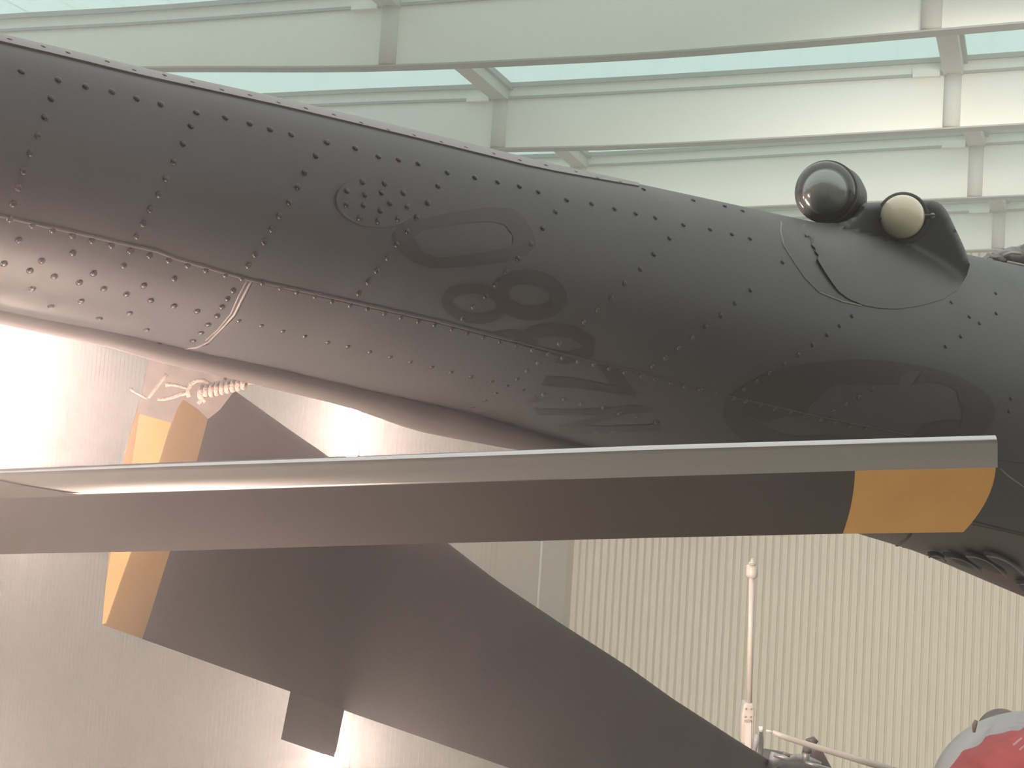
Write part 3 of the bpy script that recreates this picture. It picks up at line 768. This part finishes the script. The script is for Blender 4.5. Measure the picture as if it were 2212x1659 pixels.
# upright white rod
pole = empty('white_rod', at(1600, 1640, 9.0), 'upright white rod with a stepped cap, rising beside the rotor hub before the ribbed wall', 'rod')
T9('rod', [(1624,1232),(1621,1380),(1618,1530)], [6, 6, 6.5], 'white', par=pole)
T9('rod_cap', [(1625,1206),(1625,1214),(1625,1215),(1624.5,1220),(1624.4,1221),(1624,1240),(1624,1247),(1623.5,1249)], [2.5, 5, 8, 8, 12, 12.5, 11, 6], 'white', par=pole)
T9('cap_ring', [(1625,1218),(1624.8,1221)], [7, 7], 'gshade', 8.97, par=pole)
br_ = solid_from_outline('bracket', [(1609,1519),(1627,1519),(1630,1530),(1627,1620),(1601,1603),(1603,1545),(1606,1530)], 8.98, .12, 'white', pole, bev=.008, seg=2)
obj('bracket_recess', *box_vf(at(1609, 1618, 8.975), at(1622, 1619, 8.975)-at(1609, 1618, 8.975), F*.01, at(1610, 1558, 8.975)-at(1609, 1618, 8.975)), 'pale_grey', br_, smooth=False)
obj('bracket_lip', *box_vf(at(1608, 1560, 8.965), at(1622, 1560, 8.965)-at(1608, 1560, 8.965), F*.01, at(1608, 1556, 8.965)-at(1608, 1560, 8.965)), 'gshade', br_, smooth=False)
for x, y in ((1611,1531),(1622,1531),(1609.5,1548),(1621,1548)):
    obj('bolt', *sphere_vf(at(x, y, 8.975), 2.2*9/FPX, 10, 8), 'gshade', br_)
T9('stay', [(1636,1585),(1634,1600),(1630,1625)], [4, 7, 3], 'cowl', 8.95, par=pole)
T9('stay', [(1645,1568),(1644,1576),(1645,1600),(1642,1630)], [3, 4, 5, 6], 'gshade', 9.1, par=pole)
T9('stay_eye', [(1644,1569),(1645,1580)], [5, 5], 'pale_grey', 8.9, par=pole)
# slanting white rod
ld = empty('slanting_rod', at(1668, 1582, 8.3), 'thin white rod slanting down to the right from the rotor hub', 'rod')
T9('rod', [(1669,1582),(1700,1594),(1760,1613),(1850,1640),(1960,1673)], [5, 6, 6.5, 7, 7.5], 'white', 8.3, par=ld)
T9('clip', [(1742,1602),(1756,1600),(1762,1606)], [6, 10, 8], 'darkmetal', 8.5, par=ld)
T9('rod_end', [(1655,1578),(1670,1582)], [2, 3], 'pale_grey', 8.3, par=ld)

# rope tied round the end of the broad blade
rope = empty('tie_rope', at(470, 835, 3.1), 'beige rope knotted round the end of the broad blade under the tail boom', 'rope')
ZR = 3.2
def rp(name, pts, r, z=ZR, n=10): return obj(name, *tube_vf([at(p[0], p[1], z+(p[2] if len(p) > 2 else 0)) for p in pts], [r_*z/FPX for r_ in r] if isinstance(r, (list, tuple)) else r*z/FPX, n), 'rope', rope)
rp('rope_end', [(360,808),(352,820),(340,835),(328,850),(320,860)], [5, 3.5, 3.5, 3.5, 3.5])
rp('rope_end', [(282,840),(290,846),(305,854),(318,861)], [4.5, 3.2, 3.0, 3.0])
rp('rope_end', [(358,831),(370,830),(385,833),(398,837),(408,839)], [5, 4, 3.5, 3.5, 3.5])
rp('rope_end', [(340,862),(355,862),(372,858),(388,852),(402,849),(410,855)], [4, 4, 4.5, 5, 5, 5])
rp('rope_loop', [(408,858),(406,845),(412,830),(424,822),(440,822),(452,828),(446,845),(436,858),(444,868)], 5, ZR-.02)
for i in range(9):
    x = 436+i*11.5; y = 846 - i*2.3
    L = []
    for k in range(13):
        a = 2*math.pi*k/12; L.append((x+4*math.sin(a)+5*math.cos(a)*.5, y-13*math.cos(a)*(1-.03*i), .03*math.sin(a)))
    rp('rope_coil', L, 5.5, ZR)
rp('rope_end', [(428,872),(436,862),(448,850),(470,842),(520,830),(560,822),(620,800)], [4, 5, 6, 6, 6, 5, 5], ZR+.03)
rp('rope_end', [(480,828),(486,818),(490,812)], 3, ZR)

# ------------------------------------------------------------------ grey intake with red cover, lower right
it = empty('intake', at(2190, 1640, 8.6), 'grey rounded engine intake fitted with a red cloth cover, bottom right corner', 'intake')
ZI = 8.6; s_ = ZI/FPX
obj('cowl', *sphere_vf(at(2232, 1720, ZI+.5), (232*s_, .45, 192*s_), 48, 32, (R, F, U)), 'cowl', it)
obj('cowl_lip', *sphere_vf(at(2165, 1600, ZI+.75), (62*s_, .2, 74*s_), 32, 20, (R, F, U)), 'darkmetal', it)
obj('latch', *tube_vf([at(2109, 1556, ZI+.3), at(2105, 1566, ZI+.3), at(2104, 1582, ZI+.3)], [4*s_, 6*s_, 3*s_], 12), 'tape', it)
cv = Acc(); cv.add(sphere_vf(at(2262, 1757, ZI+.12), (236*s_, .50, 183*s_), 64, 40, (R, F, U)))
co = obj('red_cover', cv.v, cv.f, 'red', it)
c0 = at(2262, 1757, ZI+.12)
for vv in co.data.vertices:
    d = vv.co-c0; a = math.atan2(d.dot(U), d.dot(R)); rr_ = math.hypot(d.dot(U), d.dot(R))
    vv.co += -F*(.03*math.sin(a*14)*min(1, rr_/.3)) + d.normalized()*.008*math.sin(a*23+1)
for i, ch in enumerate('IN'):
    cu = bpy.data.curves.new('t', 'FONT'); cu.body = ch; cu.size = 34*s_; cu.extrude = .002
    t = bpy.data.objects.new('tmp', cu); COL.objects.link(t)
    bpy.context.view_layer.update(); me = bpy.data.meshes.new_from_object(t.evaluated_get(bpy.context.evaluated_depsgraph_get())); bpy.data.objects.remove(t)
    me.materials.clear()
    o = link('cover_letter', me, 'label', it, smooth=False)
    mm = Matrix((R, U, -F)).transposed().to_4x4() @ Matrix.Rotation(math.radians(-50), 4, 'Z'); mm.translation = at(2186+i*13, 1606+i*11, ZI-.42)
    o.matrix_basis = mm
